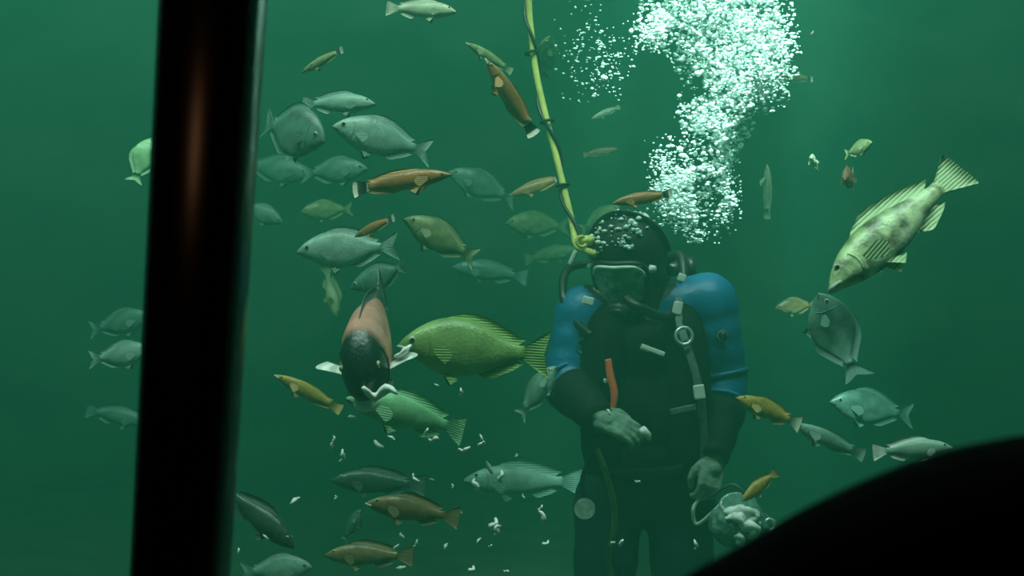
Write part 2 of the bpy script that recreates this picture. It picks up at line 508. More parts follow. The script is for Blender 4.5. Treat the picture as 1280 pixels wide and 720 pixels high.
# ------------------------------------------------------------------ fish
SPEC = {
    # t, top, bottom, half width  (nose t=0 ... tail root t=1); unit length nose to tail tip
    'bream': dict(p=[(0, .005, -.012, .008), (.05, .055, -.042, .030), (.14, .110, -.085, .054), (.28, .168, -.148, .074), (.44, .190, -.178, .078), (.60, .172, -.160, .066), (.78, .100, -.095, .042), (.92, .048, -.046, .022), (1, .042, -.040, .014)],
                  tail=(.15, .6), dorsal=(.30, .90, .055, .035), anal=(.60, .90, .05, .03), eye=(.115, .035, .026)),
    'opaleye': dict(p=[(0, .0, -.022, .010), (.04, .045, -.045, .036), (.12, .105, -.085, .062), (.26, .175, -.150, .088), (.42, .205, -.185, .092), (.60, .185, -.165, .078), (.80, .100, -.095, .046), (.93, .052, -.050, .026), (1, .048, -.046, .018)],
                    tail=(.16, .35), dorsal=(.32, .93, .04, .05), anal=(.62, .92, .05, .035), eye=(.10, .03, .024)),
    'wrasse': dict(p=[(0, .004, -.006, .006), (.06, .030, -.026, .022), (.16, .060, -.052, .038), (.32, .088, -.080, .050), (.50, .094, -.088, .052), (.68, .082, -.076, .044), (.86, .052, -.050, .028), (.95, .040, -.040, .020), (1, .040, -.040, .015)],
                   tail=(.085, .05), dorsal=(.30, .93, .030, .032), anal=(.56, .93, .028, .028), eye=(.10, .014, .016)),
    'bass': dict(p=[(0, .0, -.020, .012), (.05, .032, -.046, .034), (.16, .082, -.082, .056), (.32, .118, -.112, .068), (.48, .124, -.118, .068), (.66, .098, -.094, .052), (.84, .058, -.056, .032), (.94, .042, -.042, .020), (1, .044, -.044, .014)],
                 tail=(.12, .12), dorsal=(.30, .90, .065, .05), anal=(.64, .86, .06, .035), eye=(.12, .040, .019)),
    'sheephead': dict(p=[(0, .000, -.050, .020), (.03, .060, -.085, .055), (.10, .130, -.125, .090), (.22, .190, -.165, .112), (.40, .205, -.182, .112), (.60, .180, -.165, .090), (.80, .115, -.110, .054), (.93, .072, -.070, .030), (1, .070, -.068, .020)],
                      tail=(.13, .08), dorsal=(.34, .92, .016, .03), anal=(.60, .90, .05, .045), eye=(.12, .060, .018)),
    'disc': dict(p=[(0, .004, -.010, .008), (.05, .075, -.060, .030), (.15, .160, -.130, .056), (.30, .235, -.210, .074), (.46, .255, -.235, .076), (.62, .220, -.205, .060), (.80, .115, -.110, .036), (.93, .050, -.048, .020), (1, .044, -.042, .012)],
                 tail=(.16, .5), dorsal=(.32, .92, .06, .04), anal=(.55, .92, .06, .035), eye=(.12, .04, .024)),
}
X0, X1 = 0.5, -0.33


def prof(spec, ts):
    P = np.array(SPEC[spec]['p'])
    from_t = P[:, 0]
    out = []
    for c in (1, 2, 3):
        # smooth interpolation: monotone-ish cubic through the points
        y = P[:, c]
        m = np.gradient(y, from_t)
        res = []
        for t in ts:
            i = int(np.clip(np.searchsorted(from_t, t) - 1, 0, len(from_t) - 2))
            h = from_t[i + 1] - from_t[i]; s = (t - from_t[i]) / h
            a = (1 + 2 * s) * (1 - s) ** 2 * y[i] + s * (1 - s) ** 2 * h * m[i] + s * s * (3 - 2 * s) * y[i + 1] + s * s * (s - 1) * h * m[i + 1]
            res.append(a)
        out.append(np.array(res))
    return out


def fin_solid(pts_base, pts_tip, th):
    """thin wedge between a base line and a tip line"""
    n = len(pts_base)
    V, Fc = [], []
    for s in (1, -1):
        for b, t in zip(pts_base, pts_tip):
            V.append((b[0], b[1] + s * th, b[2])); 
        for b, t in zip(pts_base, pts_tip):
            V.append((0.45 * b[0] + .55 * t[0], 0.45 * b[1] + .55 * t[1] + s * th * .6, 0.45 * b[2] + .55 * t[2]))
        for b, t in zip(pts_base, pts_tip):
            V.append((t[0], t[1] + s * th * .35, t[2]))
    q = 3 * n
    for s in (0, 1):
        o = s * q
        for r in range(2):
            for i in range(n - 1):
                f = (o + r * n + i, o + r * n + i + 1, o + (r + 1) * n + i + 1, o + (r + 1) * n + i)
                Fc.append(f if s else f[::-1])
    for i in range(n - 1):
        a, b = 2 * n + i, 2 * n + i + 1
        Fc.append((a, b, q + b, q + a)); Fc.append((i + 1, i, q + i, q + i + 1))
    for r in range(2):
        a, b = r * n, (r + 1) * n
        Fc.append((a, b, q + b, q + a))
        a, b = r * n + n - 1, (r + 1) * n + n - 1
        Fc.append((b, a, q + a, q + b))
    return V, Fc


def fish(name, spec, px, py, Y, lpx, ang, yaw=0.0, roll=0.0, bend=0.0, skin=None, fin=None, tailfin=None, label='', group=None,
         up=None, eye='eye_gold', chin=None, pect='fin', lip=None, spread=35.0):
    sp = SPEC[spec]
    if Y >= 4.2: Y = 4.2 + (Y - 4.2) * 1.3 + .8
    L = lpx * Y / FPX / max(0.25, math.cos(math.radians(yaw)))
    a = math.radians(ang); t = math.radians(yaw)
    F = Vector((math.cos(a) * math.cos(t), -math.sin(t), math.sin(a) * math.cos(t)))
    U = Vector(up) if up is not None else Vector((0, 0, 1))
    U = (U - F * U.dot(F)).normalized()
    roll += -8 if math.cos(a) > 0 else 8      # schooling fish heel a little toward the lamps
    if roll:
        U = Quaternion(F, math.radians(roll)) @ U
    R = U.cross(F)
    root = empty(name)
    mw = Matrix(((F.x, R.x, U.x, 0), (F.y, R.y, U.y, 0), (F.z, R.z, U.z, 0), (0, 0, 0, 1)))
    root.matrix_world = Matrix.Translation(at(px, py, Y)) @ mw @ Matrix.Scale(L, 4)
    tag(root, label, 'fish', group)

    def bd(v):
        d = max(0.0, 0.18 - v[0])
        return (v[0] + abs(bend) * d * d * 0.25, v[1] + bend * d * d, v[2])

    def add(nm, V, Fc, m, par=None, smooth=True):
        return obj_from(nm, [bd(v) for v in V], Fc, m, par or root, smooth)

    # body
    n, ns = 22, 18
    ts = np.concatenate([[0.0, 0.015], np.linspace(0.04, 1.0, n - 2)])
    tp, bt, wd = prof(spec, ts)
    V, Fc = [], []
    for i in range(n):
        x = X0 + (X1 - X0) * ts[i]
        zc, zh = (tp[i] + bt[i]) / 2, max(0.002, (tp[i] - bt[i]) / 2)
        for k in range(ns):
            q = 2 * math.pi * k / ns
            V.append((x, wd[i] * math.copysign(abs(math.cos(q)) ** 0.9, math.cos(q)), zc + zh * math.sin(q)))
    for i in range(n - 1):
        for k in range(ns):
            k2 = (k + 1) % ns
            Fc.append((i * ns + k, i * ns + k2, (i + 1) * ns + k2, (i + 1) * ns + k))
    Fc.append(tuple(range(ns - 1, -1, -1))); Fc.append(tuple((n - 1) * ns + k for k in range(ns)))
    add('body', V, Fc, skin)

    # tail fin
    th, fork = sp['tail']
    m_ = 11
    base, tip = [], []
    for i in range(m_):
        s = -1 + 2 * i / (m_ - 1)
        base.append((X1 + 0.012, 0, s * 0.038))
        tip.append((-0.5 + (1 - abs(s)) ** 1.3 * 0.11 * fork + 0.012 * (1 - abs(s)) * 0 + (0.02 * s * s if fork < .2 else 0), 0, s * th))
    V, Fc = fin_solid(base, tip, 0.010)
    add('tail_fin', V, Fc, tailfin or fin)

    # dorsal and anal fins
    def strip(t0, t1, h0, h1, side):
        base, tip = [], []
        k = 14
        for i in range(k):
            s = i / (k - 1)
            t_ = t0 + (t1 - t0) * s
            a_, b_, _ = prof(spec, [t_])
            z = a_[0] if side > 0 else b_[0]
            x = X0 + (X1 - X0) * t_
            h = (h0 + (h1 - h0) * s) * (math.sin(math.pi * min(1, s * 2.6 + 0.08) / 2) if s < .5 else 1) * (1 - max(0, s - .8) / .2 * .35)
            if side > 0 and s < .55: h *= 0.82 + 0.18 * (i % 2)
            base.append((x, 0, z - side * 0.008)); tip.append((x - 0.035 - 0.03 * s, 0, z + side * h))
        return fin_solid(base, tip, 0.006)
    d = sp['dorsal']; V, Fc = strip(d[0], d[1], d[2], d[3], 1); add('dorsal_fin', V, Fc, fin)
    d = sp['anal']; V, Fc = strip(d[0], d[1], d[2], d[3], -1); add('anal_fin', V, Fc, fin)

    # paired fins
    a_, b_, w_ = prof(spec, [0.27, 0.36])
    for sgn in (1, -1):
        q = math.radians(spread)
        o = np.array([X0 + (X1 - X0) * .27, sgn * w_[0] * 0.93, (a_[0] + b_[0]) / 2 - 0.25 * (a_[0] - b_[0]) / 2])
        base, tip = [], []
        for i in range(7):
            s = -1 + 2 * i / 6
            base.append(tuple(o + np.array([0, 0, s * 0.020])))
            ln = 0.135 * (1 - 0.35 * s * s)
            if spread > 60:     # held out level, like oars
                base[-1] = tuple(o + np.array([s * 0.030, 0, 0])); tip.append(tuple(o + np.array([s * .040 - .02, sgn * ln * 1.05, .035])))
            else:
                tip.append(tuple(o + np.array([-ln * math.cos(q), sgn * ln * math.sin(q), s * 0.055 - 0.03])))
        V, Fc = fin_solid(base, tip, 0.004)
        add('pectoral_fin', V, Fc, fin if pect == 'fin' else pect, smooth=False)
        o = np.array([X0 + (X1 - X0) * .36, sgn * w_[1] * 0.35, b_[1] + 0.012])
        base, tip = [], []
        for i in range(5):
            s = i / 4
            base.append(tuple(o + np.array([-s * 0.03, 0, 0])))
            tip.append(tuple(o + np.array([-0.05 - s * 0.05, sgn * 0.03, -0.075 + 0.035 * s])))
        V, Fc = fin_solid(base, tip, 0.004)
        add('pelvic_fin', V, Fc, fin)
    # eyes
    et, ez, er = sp['eye']
    a_, b_, w_ = prof(spec, [et])
    zc, zh = (a_[0] + b_[0]) / 2, (a_[0] - b_[0]) / 2
    yy = w_[0] * math.sqrt(max(0.05, 1 - min(.95, ((ez - zc) / zh) ** 2)))
    ex = X0 + (X1 - X0) * et
    for sgn in (1, -1):
        bm = bmesh.new(); bm_ball(bm, (ex, sgn * (yy - 0.002), ez), (er, er * .55, er), 14, 8)
        e = obj_bm('eye', bm, M[eye], root)
        bm = bmesh.new(); bm_ball(bm, (ex + er * .08, sgn * (yy + er * .3), ez), (er * .62, er * .36, er * .62), 12, 8)
        obj_bm('pupil', bm, M['eye_black'], e)
    # mouth line and gill edge
    a_, b_, w_ = prof(spec, [0.012, 0.035, 0.07])
    mz = b_[0] * .6
    pts = []
    for i, t_ in enumerate((0.07, 0.035, 0.004)):
        aa, bb, ww = prof(spec, [t_]); pts.append(Vector((X0 + (X1 - X0) * t_ + .003, ww[0] * .97, mz - .012 * (2 - i) * .5)))
    pts = pts + [Vector((p.x, -p.y, p.z)) for p in pts[::-1]]
    V, Fc = tube_data(catmull(pts, 3), 0.0045 if lip is None else 0.013, 6)
    add('mouth', V, Fc, M['mouth'] if lip is None else lip)
    for sgn in (1, -1):
        pts = []
        for k in range(7):
            s = -0.62 + 1.15 * k / 6
            t_ = 0.235 - 0.05 * s * s
            aa, bb, ww = prof(spec, [t_])
            c_, h_ = (aa[0] + bb[0]) / 2, (aa[0] - bb[0]) / 2
            pts.append(Vector((X0 + (X1 - X0) * t_, sgn * ww[0] * math.sqrt(1 - s * s) * .985, c_ + h_ * s)))
        V, Fc = tube_data(catmull(pts, 2), 0.006, 6)
        add('gill_cover_edge', V, Fc, skin)
    if chin is not None:
        aa, bb, ww = prof(spec, [0.05, 0.12])
        bm = bmesh.new(); bm_ball(bm, (X0 + (X1 - X0) * .075, 0, bb[0] - 0.012), (0.06, ww[0] * .95, 0.042), 14, 8)
        obj_bm('chin', bm, chin, root)
    return root


# skins
SILVER = fish_mat('silver_green_skin', (0.20, 0.32, 0.27), (0.33, 0.50, 0.42), (0.58, 0.74, 0.66), mottle=.15)
SILVER_F = fin_mat('silver', (0.22, 0.36, 0.31))
TEAL = fish_mat('dull_teal_skin', (0.10, 0.19, 0.16), (0.15, 0.28, 0.24), (0.26, 0.42, 0.36), mottle=.2)
TEAL_F = fin_mat('teal', (0.12, 0.24, 0.21))
DARK = fish_mat('dark_green_skin', (0.035, 0.06, 0.05), (0.05, 0.09, 0.07), (0.10, 0.16, 0.13), mottle=.2)
DARK_F = fin_mat('dark', (0.06, 0.11, 0.09))
OLIVE = fish_mat('olive_skin', (0.22, 0.27, 0.12), (0.34, 0.38, 0.17), (0.46, 0.52, 0.28), mottle=.2)
OLIVE_F = fin_mat('olive', (0.26, 0.31, 0.14))
GREEN = fish_mat('opal_green_skin', (0.22, 0.38, 0.09), (0.28, 0.44, 0.13), (0.38, 0.54, 0.22), mottle=.16, mscale=6)
GREEN_F = fin_mat('green', (0.20, 0.36, 0.08))
BRIGHT = fish_mat('bright_green_skin', (0.34, 0.70, 0.30), (0.30, 0.66, 0.34), (0.50, 0.80, 0.55), mottle=.15)
BRIGHT_F = fin_mat('bright', (0.26, 0.55, 0.30))
ORANGE = fish_mat('orange_wrasse_skin', (0.32, 0.16, 0.05), (0.46, 0.20, 0.06), (0.58, 0.38, 0.16), mottle=.15, half=.1)
ORANGE_F = fin_mat('orange', (0.55, 0.28, 0.08))
ORANGE_T = fin_mat('orange_tail', (0.55, 0.28, 0.08), spot=(0.85, 0.85, 0.72))
AMBER = fish_mat('amber_skin', (0.42, 0.30, 0.05), (0.55, 0.36, 0.07), (0.62, 0.52, 0.20), mottle=.18, half=.1)
AMBER_F = fin_mat('amber', (0.50, 0.36, 0.10))
BROWN = fish_mat('brown_skin', (0.20, 0.15, 0.06), (0.30, 0.20, 0.08), (0.42, 0.34, 0.16), mottle=.2, half=.12)
BROWN_F = fin_mat('brown', (0.26, 0.19, 0.08))
PALE = fish_mat('pale_buff_skin', (0.48, 0.52, 0.36), (0.62, 0.66, 0.48), (0.74, 0.80, 0.62), mottle=.15, half=.1)
PALE_F = fin_mat('pale', (0.52, 0.58, 0.42))
BASS = fish_mat('mottled_bass_skin', (0.30, 0.42, 0.12), (0.72, 0.90, 0.50), (0.86, 0.98, 0.74), mottle=.42, mscale=11, half=.13)
BASS_F = fin_mat('bass', (0.56, 0.76, 0.42))
SHEEP = fish_mat('red_sheephead_skin', (0.80, 0.34, 0.26), (0.85, 0.36, 0.26), (0.80, 0.60, 0.50), head=((0.010, 0.028, 0.024), 0.79), tail=((0.02, 0.03, 0.03), 0.30), mottle=.2)
SHEEP_F = fin_mat('sheephead', (0.10, 0.14, 0.12))
WHITE_F = fin_mat('white', (0.80, 0.88, 0.80))
RUST = fish_mat('rust_skin', (0.40, 0.17, 0.10), (0.48, 0.22, 0.13), (0.58, 0.40, 0.26), mottle=.2, half=.12)
RUST_F = fin_mat('rust', (0.40, 0.24, 0.14))

W = dict(skin=ORANGE, fin=ORANGE_F, tailfin=ORANGE_T)
SI = dict(skin=SILVER, fin=SILVER_F)
TE = dict(skin=TEAL, fin=TEAL_F)
DK = dict(skin=DARK, fin=DARK_F)
OL = dict(skin=OLIVE, fin=OLIVE_F)

# --- upper left shoal
fish('wrasse', 'wrasse', 403, 76, 3.3, 60, 205, -20, skin=OLIVE, fin=OLIVE_F, tailfin=fin_mat('olive_tail', (0.30, .34, .16), spot=(.7, .8, .6)), label='small olive wrasse with dark tail spot, highest fish beside the pillar')
fish('bass', 'bass', 421, 129, 3.9, 98, 358, 10, bend=.15, **SI, label='slim silver-green fish just over the bream with dark eye')
fish('dark_bream', 'disc', 362, 163, 3.6, 105, 340, 35, bend=.2, **TE, label='large rounded teal bream with pale lit brow beside the pillar')
fish('silver_bream', 'bream', 480, 174, 3.5, 128, 167, 12, bend=-.15, **SI, label='silver bream with dark eye swimming above the long orange wrasse')
fish('teal_bream', 'bream', 418, 214, 4.4, 86, 2, 15, **TE, label='dim teal bream just above the tail of the long orange wrasse')
fish('dark_bream', 'bream', 345, 212, 5.0, 90, 350, 10, **TE, label='faint teal bream under the large rounded bream by the pillar')
fish('orange_wrasse', 'wrasse', 500, 227, 2.9, 130, 7, 8, bend=.12, **W, label='long orange wrasse with white and black banded tail')
fish('teal_bream', 'bream', 603, 233, 4.9, 92, 158, 10, **TE, label='dim teal bream between the long orange wrasse and yellow hose')
fish('orange_wrasse', 'wrasse', 671, 233, 4.3, 74, 200, 10, bend=.2, **W, label='orange wrasse passing behind the yellow hose above the diver')
fish('olive_bream', 'bream', 409, 263, 5.0, 62, 185, 20, **OL, label='faint olive bream under the tail of the long orange wrasse')
fish('orange_wrasse', 'wrasse', 468, 284, 3.4, 58, 204, -25, **W, label='short orange wrasse over the back of a silver bream, tail spot raised')
fish('silver_bream', 'bream', 437, 312, 3.5, 128, 183, 8, bend=.25, **SI, label='silver bream with forked tail raised, under the short orange wrasse')
fish('silver_bream', 'bream', 552, 299, 3.6, 104, 152, 15, bend=-.1, skin=OLIVE, fin=OLIVE_F, label='olive-backed bream tilted nose up above the big green opaleye')
fish('bass', 'bass', 613, 340, 4.8, 95, 172, 10, **TE, label='dim slim teal fish between the olive-backed bream and the diver')
fish('teal_bream', 'bream', 478, 346, 3.9, 86, 200, -10, bend=.5, **TE, label='teal bream just behind and above the red sheephead')
fish('olive_bream', 'bass', 414, 364, 4.6, 66, 285, 20, up=(1, 0, 0), **OL, label='dim olive fish hanging nose down under the silver bream')
fish('teal_bream', 'bream', 326, 266, 4.2, 62, 335, 10, **TE, label='small teal bream half hidden by the pillar, level with the wrasses')
# --- middle
fish('sheephead', 'sheephead', 466, 418, 2.95, 118, 268, 62, skin=SHEEP, fin=SHEEP_F, chin=M['food'], pect=WHITE_F, spread=75, label='red sheephead with black head and white chin facing the window')
fish('green_opaleye', 'opaleye', 594, 438, 3.1, 190, 175, 8, bend=.22, skin=GREEN, fin=GREEN_F, lip=M['lip'], label='big green opaleye swimming toward the red sheephead')
fish('amber_wrasse', 'wrasse', 386, 491, 3.3, 92, 150, 15, skin=AMBER, fin=AMBER_F, lip=M['lip'], label='amber wrasse with pale lips swimming toward the pillar')
fish('green_bass', 'bass', 515, 519, 3.2, 165, 163, 15, bend=-.35, skin=BRIGHT, fin=BRIGHT_F, label='bright green fish directly under the red sheephead')
fish('teal_bream', 'bream', 672, 490, 3.6, 80, 55, 20, skin=SILVER, fin=SILVER_F, label='silver fish with pale tail beside the diver\'s bent elbow')
fish('dark_bass', 'bass', 474, 603, 4.0, 118, 176, 5, **DK, label='dark fish over the brown fish with ringed eye')
fish('brown_bass', 'bass', 517, 638, 3.0, 118, 168, 12, skin=BROWN, fin=BROWN_F, lip=M['lip'], label='brown fish with ringed eye and pale lips near the drifting scraps')
fish('teal_bream', 'bass', 655, 601, 4.2, 150, 178, 5, **SI, label='long pale green fish at the diver\'s knee height among the scraps')
fish('brown_bass', 'bass', 462, 694, 3.4, 110, 178, 5, skin=BROWN, fin=BROWN_F, label='dark brown fish low down under the fish with ringed eye')
fish('teal_bream', 'bream', 441, 657, 4.0, 50, 60, 20, **TE, label='small teal bream nose up beside the dark brown fish')
fish('dark_bass', 'bass', 322, 645, 3.0, 120, 325, 18, **DK, label='dark fish nosing down out from behind the pillar')
fish('teal_bream', 'bream', 345, 712, 3.8, 92, 5, 5, **SI, label='pale teal bream lowest beside the foot of the pillar')
# --- seen beyond the pillar
fish('green_bream', 'disc', 181, 200, 3.0, 62, 72, -28, up=(-1, 0.3, .9), roll=14, skin=BRIGHT, fin=BRIGHT_F, label='bright green rounded fish alone on the far side of the pillar')
fish('dark_bream', 'bream', 150, 404, 4.2, 84, 12, 10, **TE, label='teal bream on the far side of the pillar, uppermost of three')
fish('silver_bream', 'bream', 150, 444, 3.9, 84, 8, 10, **SI, label='silver bream on the far side of the pillar, middle of three')
fish('silver_bream', 'bass', 146, 520, 4.3, 84, 350, 10, **TE, label='slim teal fish on the far side of the pillar, lowest of three')
# --- around the hose and bubbles
fish('wrasse', 'wrasse', 612, 72, 3.9, 66, 150, 15, skin=OLIVE, fin=OLIVE_F, lip=M['lip'], label='olive wrasse tucked behind the orange wrasse by the top of the hose')
fish('orange_wrasse', 'wrasse', 638, 123, 3.2, 112, 123, 10, up=(1, 0, 1), bend=.1, **W, lip=M['lip'], label='orange wrasse climbing steeply beside the yellow hose')
fish('pale_bass', 'bass', 526, 12, 3.6, 90, 355, 8, skin=PALE, fin=PALE_F, label='pale fish highest of all, above the shoal')
fish('pale_bass', 'bream', 683, 72, 4.5, 44, 80, 50, up=(-1, 0, 0), skin=OLIVE, fin=OLIVE_F, label='yellow-green fish peeping out behind the top of the hose')
fish('pale_bass', 'wrasse', 757, 141, 4.6, 40, 205, 10, skin=PALE, fin=PALE_F, label='small pale fish between the hose and the bubble plume')
fish('rust_wrasse', 'wrasse', 751, 190, 5.2, 44, 8, 15, skin=RUST, fin=RUST_F, label='small rust fish under the pale one, between hose and bubbles')
fish('orange_wrasse', 'wrasse', 803, 248, 3.5, 78, 190, 8, **W, label='orange wrasse hovering right over the diver\'s hood')
fish('olive_bream', 'bream', 750, 273, 5.2, 56, 30, 20, **OL, label='dim olive bream behind the lower end of the hose')
fish('olive_bream', 'bream', 672, 281, 5.6, 80, 178, 15, **OL, label='faint olive bream beside the lower hose, far off')
fish('olive_bream', 'bass', 690, 318, 6.2, 70, 10, 15, **OL, label='very faint olive fish behind the hose coupling')
# --- right side
fish('pale_bass', 'wrasse', 959, 240, 4.4, 68, 92, 10, up=(.5, -1, 0), skin=PALE, fin=PALE_F, label='thin pale fish hanging upright beside the bubble plume')
fish('rust_wrasse', 'wrasse', 996, 97, 4.6, 44, 178, 20, skin=RUST, fin=RUST_F, tailfin=ORANGE_T, label='rust wrasse with spotted tail beside the top of the bubbles')
fish('pale_bass', 'bream', 1018, 203, 4.1, 20, 160, 64, skin=PALE, fin=PALE_F, label='small pale fish beside the pair of triangular fish')
fish('pale_bass', 'bream', 1073, 186, 4.1, 24, 25, 62, skin=OLIVE, fin=OLIVE_F, label='small olive fish turned edge on above the rust fish')
fish('rust_bream', 'bream', 1062, 222, 3.9, 32, 200, 64, skin=RUST, fin=RUST_F, label='rust fish facing the window under a small olive fish')
fish('spotted_bass', 'bass', 1121, 283, 2.7, 240, 220, 12, roll=25, skin=BASS, fin=BASS_F, lip=M['lip'], label='bright mottled bass diving nose down, pale green and spotted')
fish('dark_bream', 'disc', 1043, 421, 3.5, 118, 112, 8, up=(1, 0, .4), roll=-8, bend=.9, **TE, label='round dark bream with lit brow under the mottled bass')
fish('brown_bass', 'bream', 995, 383, 4.4, 54, 185, 10, skin=BROWN, fin=BROWN_F, label='dim brown bream touching the brow of the round dark bream')
fish('brown_wrasse', 'bass', 961, 514, 3.3, 92, 157, 10, skin=AMBER, fin=AMBER_F, tailfin=PALE_F, label='amber fish with pale tail beside the diver\'s hanging elbow')
fish('teal_bass', 'wrasse', 1036, 550, 3.5, 104, 156, 10, **SI, label='slim silver-green wrasse behind the pale tail of the amber fish')
fish('dark_bream', 'bream', 1090, 511, 4.2, 112, 170, 10, **TE, label='dim teal bream over the slim silver-green wrasse')
fish('amber_wrasse', 'bass', 950, 607, 3.1, 58, 215, 20, skin=AMBER, fin=AMBER_F, label='short amber fish hovering above the mesh feed bag')
fish('silver_bass', 'bass', 1140, 562, 2.9, 95, 5, 12, skin=SILVER, fin=WHITE_F, label='silver fish with white fins just over the sill')

# ------------------------------------------------------------------ diver
D = 4.0
def dp(px, py, dy=0.0):
    return at(px, py, D + dy)

diver = empty('person', (dp(805, 600).x, D, 0.03))
diver_inv = Vector(diver.location)
tag(diver, 'diver in blue drysuit, black vest and full-face mask holding pale food', 'person')
class Sub:  # children are built in world space, then given the diver's inverse
    pass
DP = []
def own(o, parent=diver):
    o.parent = parent
    if parent is diver:
        o.matrix_parent_inverse = Matrix.Translation(-diver_inv)
    DP.append(o)
    return o
def sub(o, parent):
    o.parent = parent
    return o

HC = dp(786, 330)
HF = Vector((-0.36, -0.79, -0.50)).normalized()
HU = Vector((0.02, 0, 1)); HU = (HU - HF * HU.dot(HF)).normalized()
HR = HF.cross(HU).normalized()
HB = -HF
HM = Matrix(((HR.x, HB.x, HU.x, HC.x), (HR.y, HB.y, HU.y, HC.y), (HR.z, HB.z, HU.z, HC.z), (0, 0, 0, 1)))  # local -Y looks forward
def hp(x, y, z): return HM @ Vector((x, y, z))
HROT = HM.to_3x3()

sh_r, sh_l = dp(730, 393, .02), dp(884, 378, .02)
el_r, el_l = dp(708, 478, -.04), dp(906, 480, .0)
wr_r, wr_l = dp(746, 521, -.30), dp(893, 566, -.16)

def ringed(a, b, ra, rb, n, amp, f):
    out = []
    for i in range(n + 1):
        s = i / n
        out.append((a.lerp(b, s), (ra + (rb - ra) * s) * (1 + amp * math.sin(f * s * 2 * math.pi))))
    return out

bm = bmesh.new()
# head with features
bm_ball(bm, hp(0, .01, .02), (.082, .098, .108), 20, 14, HROT)
bm_ball(bm, hp(0, -.03, -.055), (.062, .062, .07), 18, 12, HROT)
bm_chain(bm, [(hp(0, -.092, .012), .012), (hp(0, -.118, -.024), .017)], 10)
bm_ball(bm, hp(0, -.088, -.062), (.03, .014, .011), 12, 8, HROT)
for s in (-1, 1):
    bm_ball(bm, hp(s * .036, -.082, .028), (.022, .012, .010), 12, 8, HROT)
    bm_ball(bm, hp(s * .086, .012, 0), (.012, .024, .034), 12, 8, HROT)
bm_chain(bm, [(hp(0, .03, -.06), .066), (dp(804, 392, .03), .075)])
# torso, hips
bm_ball(bm, dp(806, 424, .05), (.215, .135, .14))
bm_ball(bm, dp(806, 500, .04), (.195, .140, .20))
bm_ball(bm, dp(806, 590, .04), (.185, .135, .16))
bm_chain(bm, [(dp(804, 392, .04), .085), (sh_r, .098)]); bm_chain(bm, [(dp(804, 392, .04), .085), (sh_l, .100)])
# arms with sleeve folds
bm_chain(bm, ringed(sh_r, el_r, .096, .074, 14, .045, 3.0)); bm_chain(bm, ringed(el_r, wr_r, .074, .036, 12, .05, 3.0))
bm_chain(bm, ringed(sh_l, el_l, .098, .074, 14, .05, 3.5)); bm_chain(bm, ringed(el_l, wr_l, .074, .036, 12, .06, 3.0))
# legs
for hx, kx, ax in ((762, 748, 742), (850, 852, 858)):
    hip = dp(hx, 625, .04)
    knee = Vector((dp(kx, 360).x, D - .06, .55)); ank = Vector((dp(ax, 360).x, D + .06, .13))
    bm_chain(bm, ringed(hip, knee, .118, .084, 12, .03, 3)); bm_chain(bm, ringed(knee, ank, .084, .060, 12, .04, 3))
    bm_chain(bm, [(ank - Vector((0, 0, .05)), .055), (ank + Vector((0, -.18, -.075)), .045)])
body = own(remeshed('body', bm, 0.0095, None, 5))
for m_ in ('suit_blue', 'skin', 'neoprene', 'suit_shaded'):
    body.data.materials.append(M[m_])
HI = HM.inverted()
mi = np.zeros(len(body.data.polygons), dtype=np.int32)
for i, p in enumerate(body.data.polygons):
    l = HI @ p.center
    if -.125 < l.z and abs(l.x) < .1 and l.length < .145 and l.y < -.02: mi[i] = 1
    elif l.length < .165: mi[i] = 2
    if p.center.z < 1.10: mi[i] = 3
    if p.center.z < .16: mi[i] = 2
body.data.polygons.foreach_set('material_index', mi)

# hood shell with a face opening
bm = bmesh.new()
bm_ball(bm, hp(0, .018, .03), (.126, .132, .138), 28, 20, HROT)
bm_chain(bm, [(hp(0, .03, -.02), .105), (dp(806, 398, .04), .100)], 20)
hood = own(remeshed('hood', bm, 0.009, None, 5))
hood.data.materials.append(M['neoprene'])
b2 = bmesh.new(); b2.from_mesh(hood.data)
kill = []
for f in b2.faces:
    l = HI @ f.calc_center_median()
    if l.y < -.04 and abs(l.x) < .074 and -.115 < l.z < .062: kill.append(f)
bmesh.ops.delete(b2, geom=kill, context='FACES'); b2.to_mesh(hood.data); b2.free()

# full-face mask
def mask_ring(k, n, w, ht, hb, y0, bow):
    a = 2 * math.pi * k / n
    c, s = math.cos(a), math.sin(a)
    x = w * math.copysign(abs(c) ** .6, c) * (1 if s > 0 else 1 - .22 * abs(s))
    z = (ht if s > 0 else hb) * math.copysign(abs(s) ** .7, s)
    return hp(x, y0 + bow * (x / w) ** 2, z - .008)
pth = [mask_ring(k, 40, .088, .072, .092, -.122, .040) for k in range(41)]
V, Fc = tube_data(pth, .0135, 8)
mask = own(obj_from('mask_skirt', V, Fc, M['rubber']))
pth = [mask_ring(k, 40, .084, .070, .088, -.138, .040) for k in range(1, 20)]
V, Fc = tube_data(pth, .0062, 8)
own(obj_from('mask_rim', V, Fc, M['white_plastic']))
V, Fc = [], []
nu, nv = 16, 12
for th in (0, .004):
    for j in range(nv + 1):
        for i in range(nu + 1):
            x = -.080 + .160 * i / nu; v = -1 + 2 * j / nv
            z = (v * .064 if v > 0 else v * .060) - .008
            V.append(hp(x * (1 if v > 0 else 1 - .12 * abs(v)), -.138 - th + .040 * (x / .084) ** 2, z))
q = (nu + 1) * (nv + 1)
for s in (0, 1):
    for j in range(nv):
        for i in range(nu):
            a = s * q + j * (nu + 1) + i
            Fc.append((a, a + 1, a + nu + 2, a + nu + 1))
own(obj_from('visor', V, Fc, M['visor']))
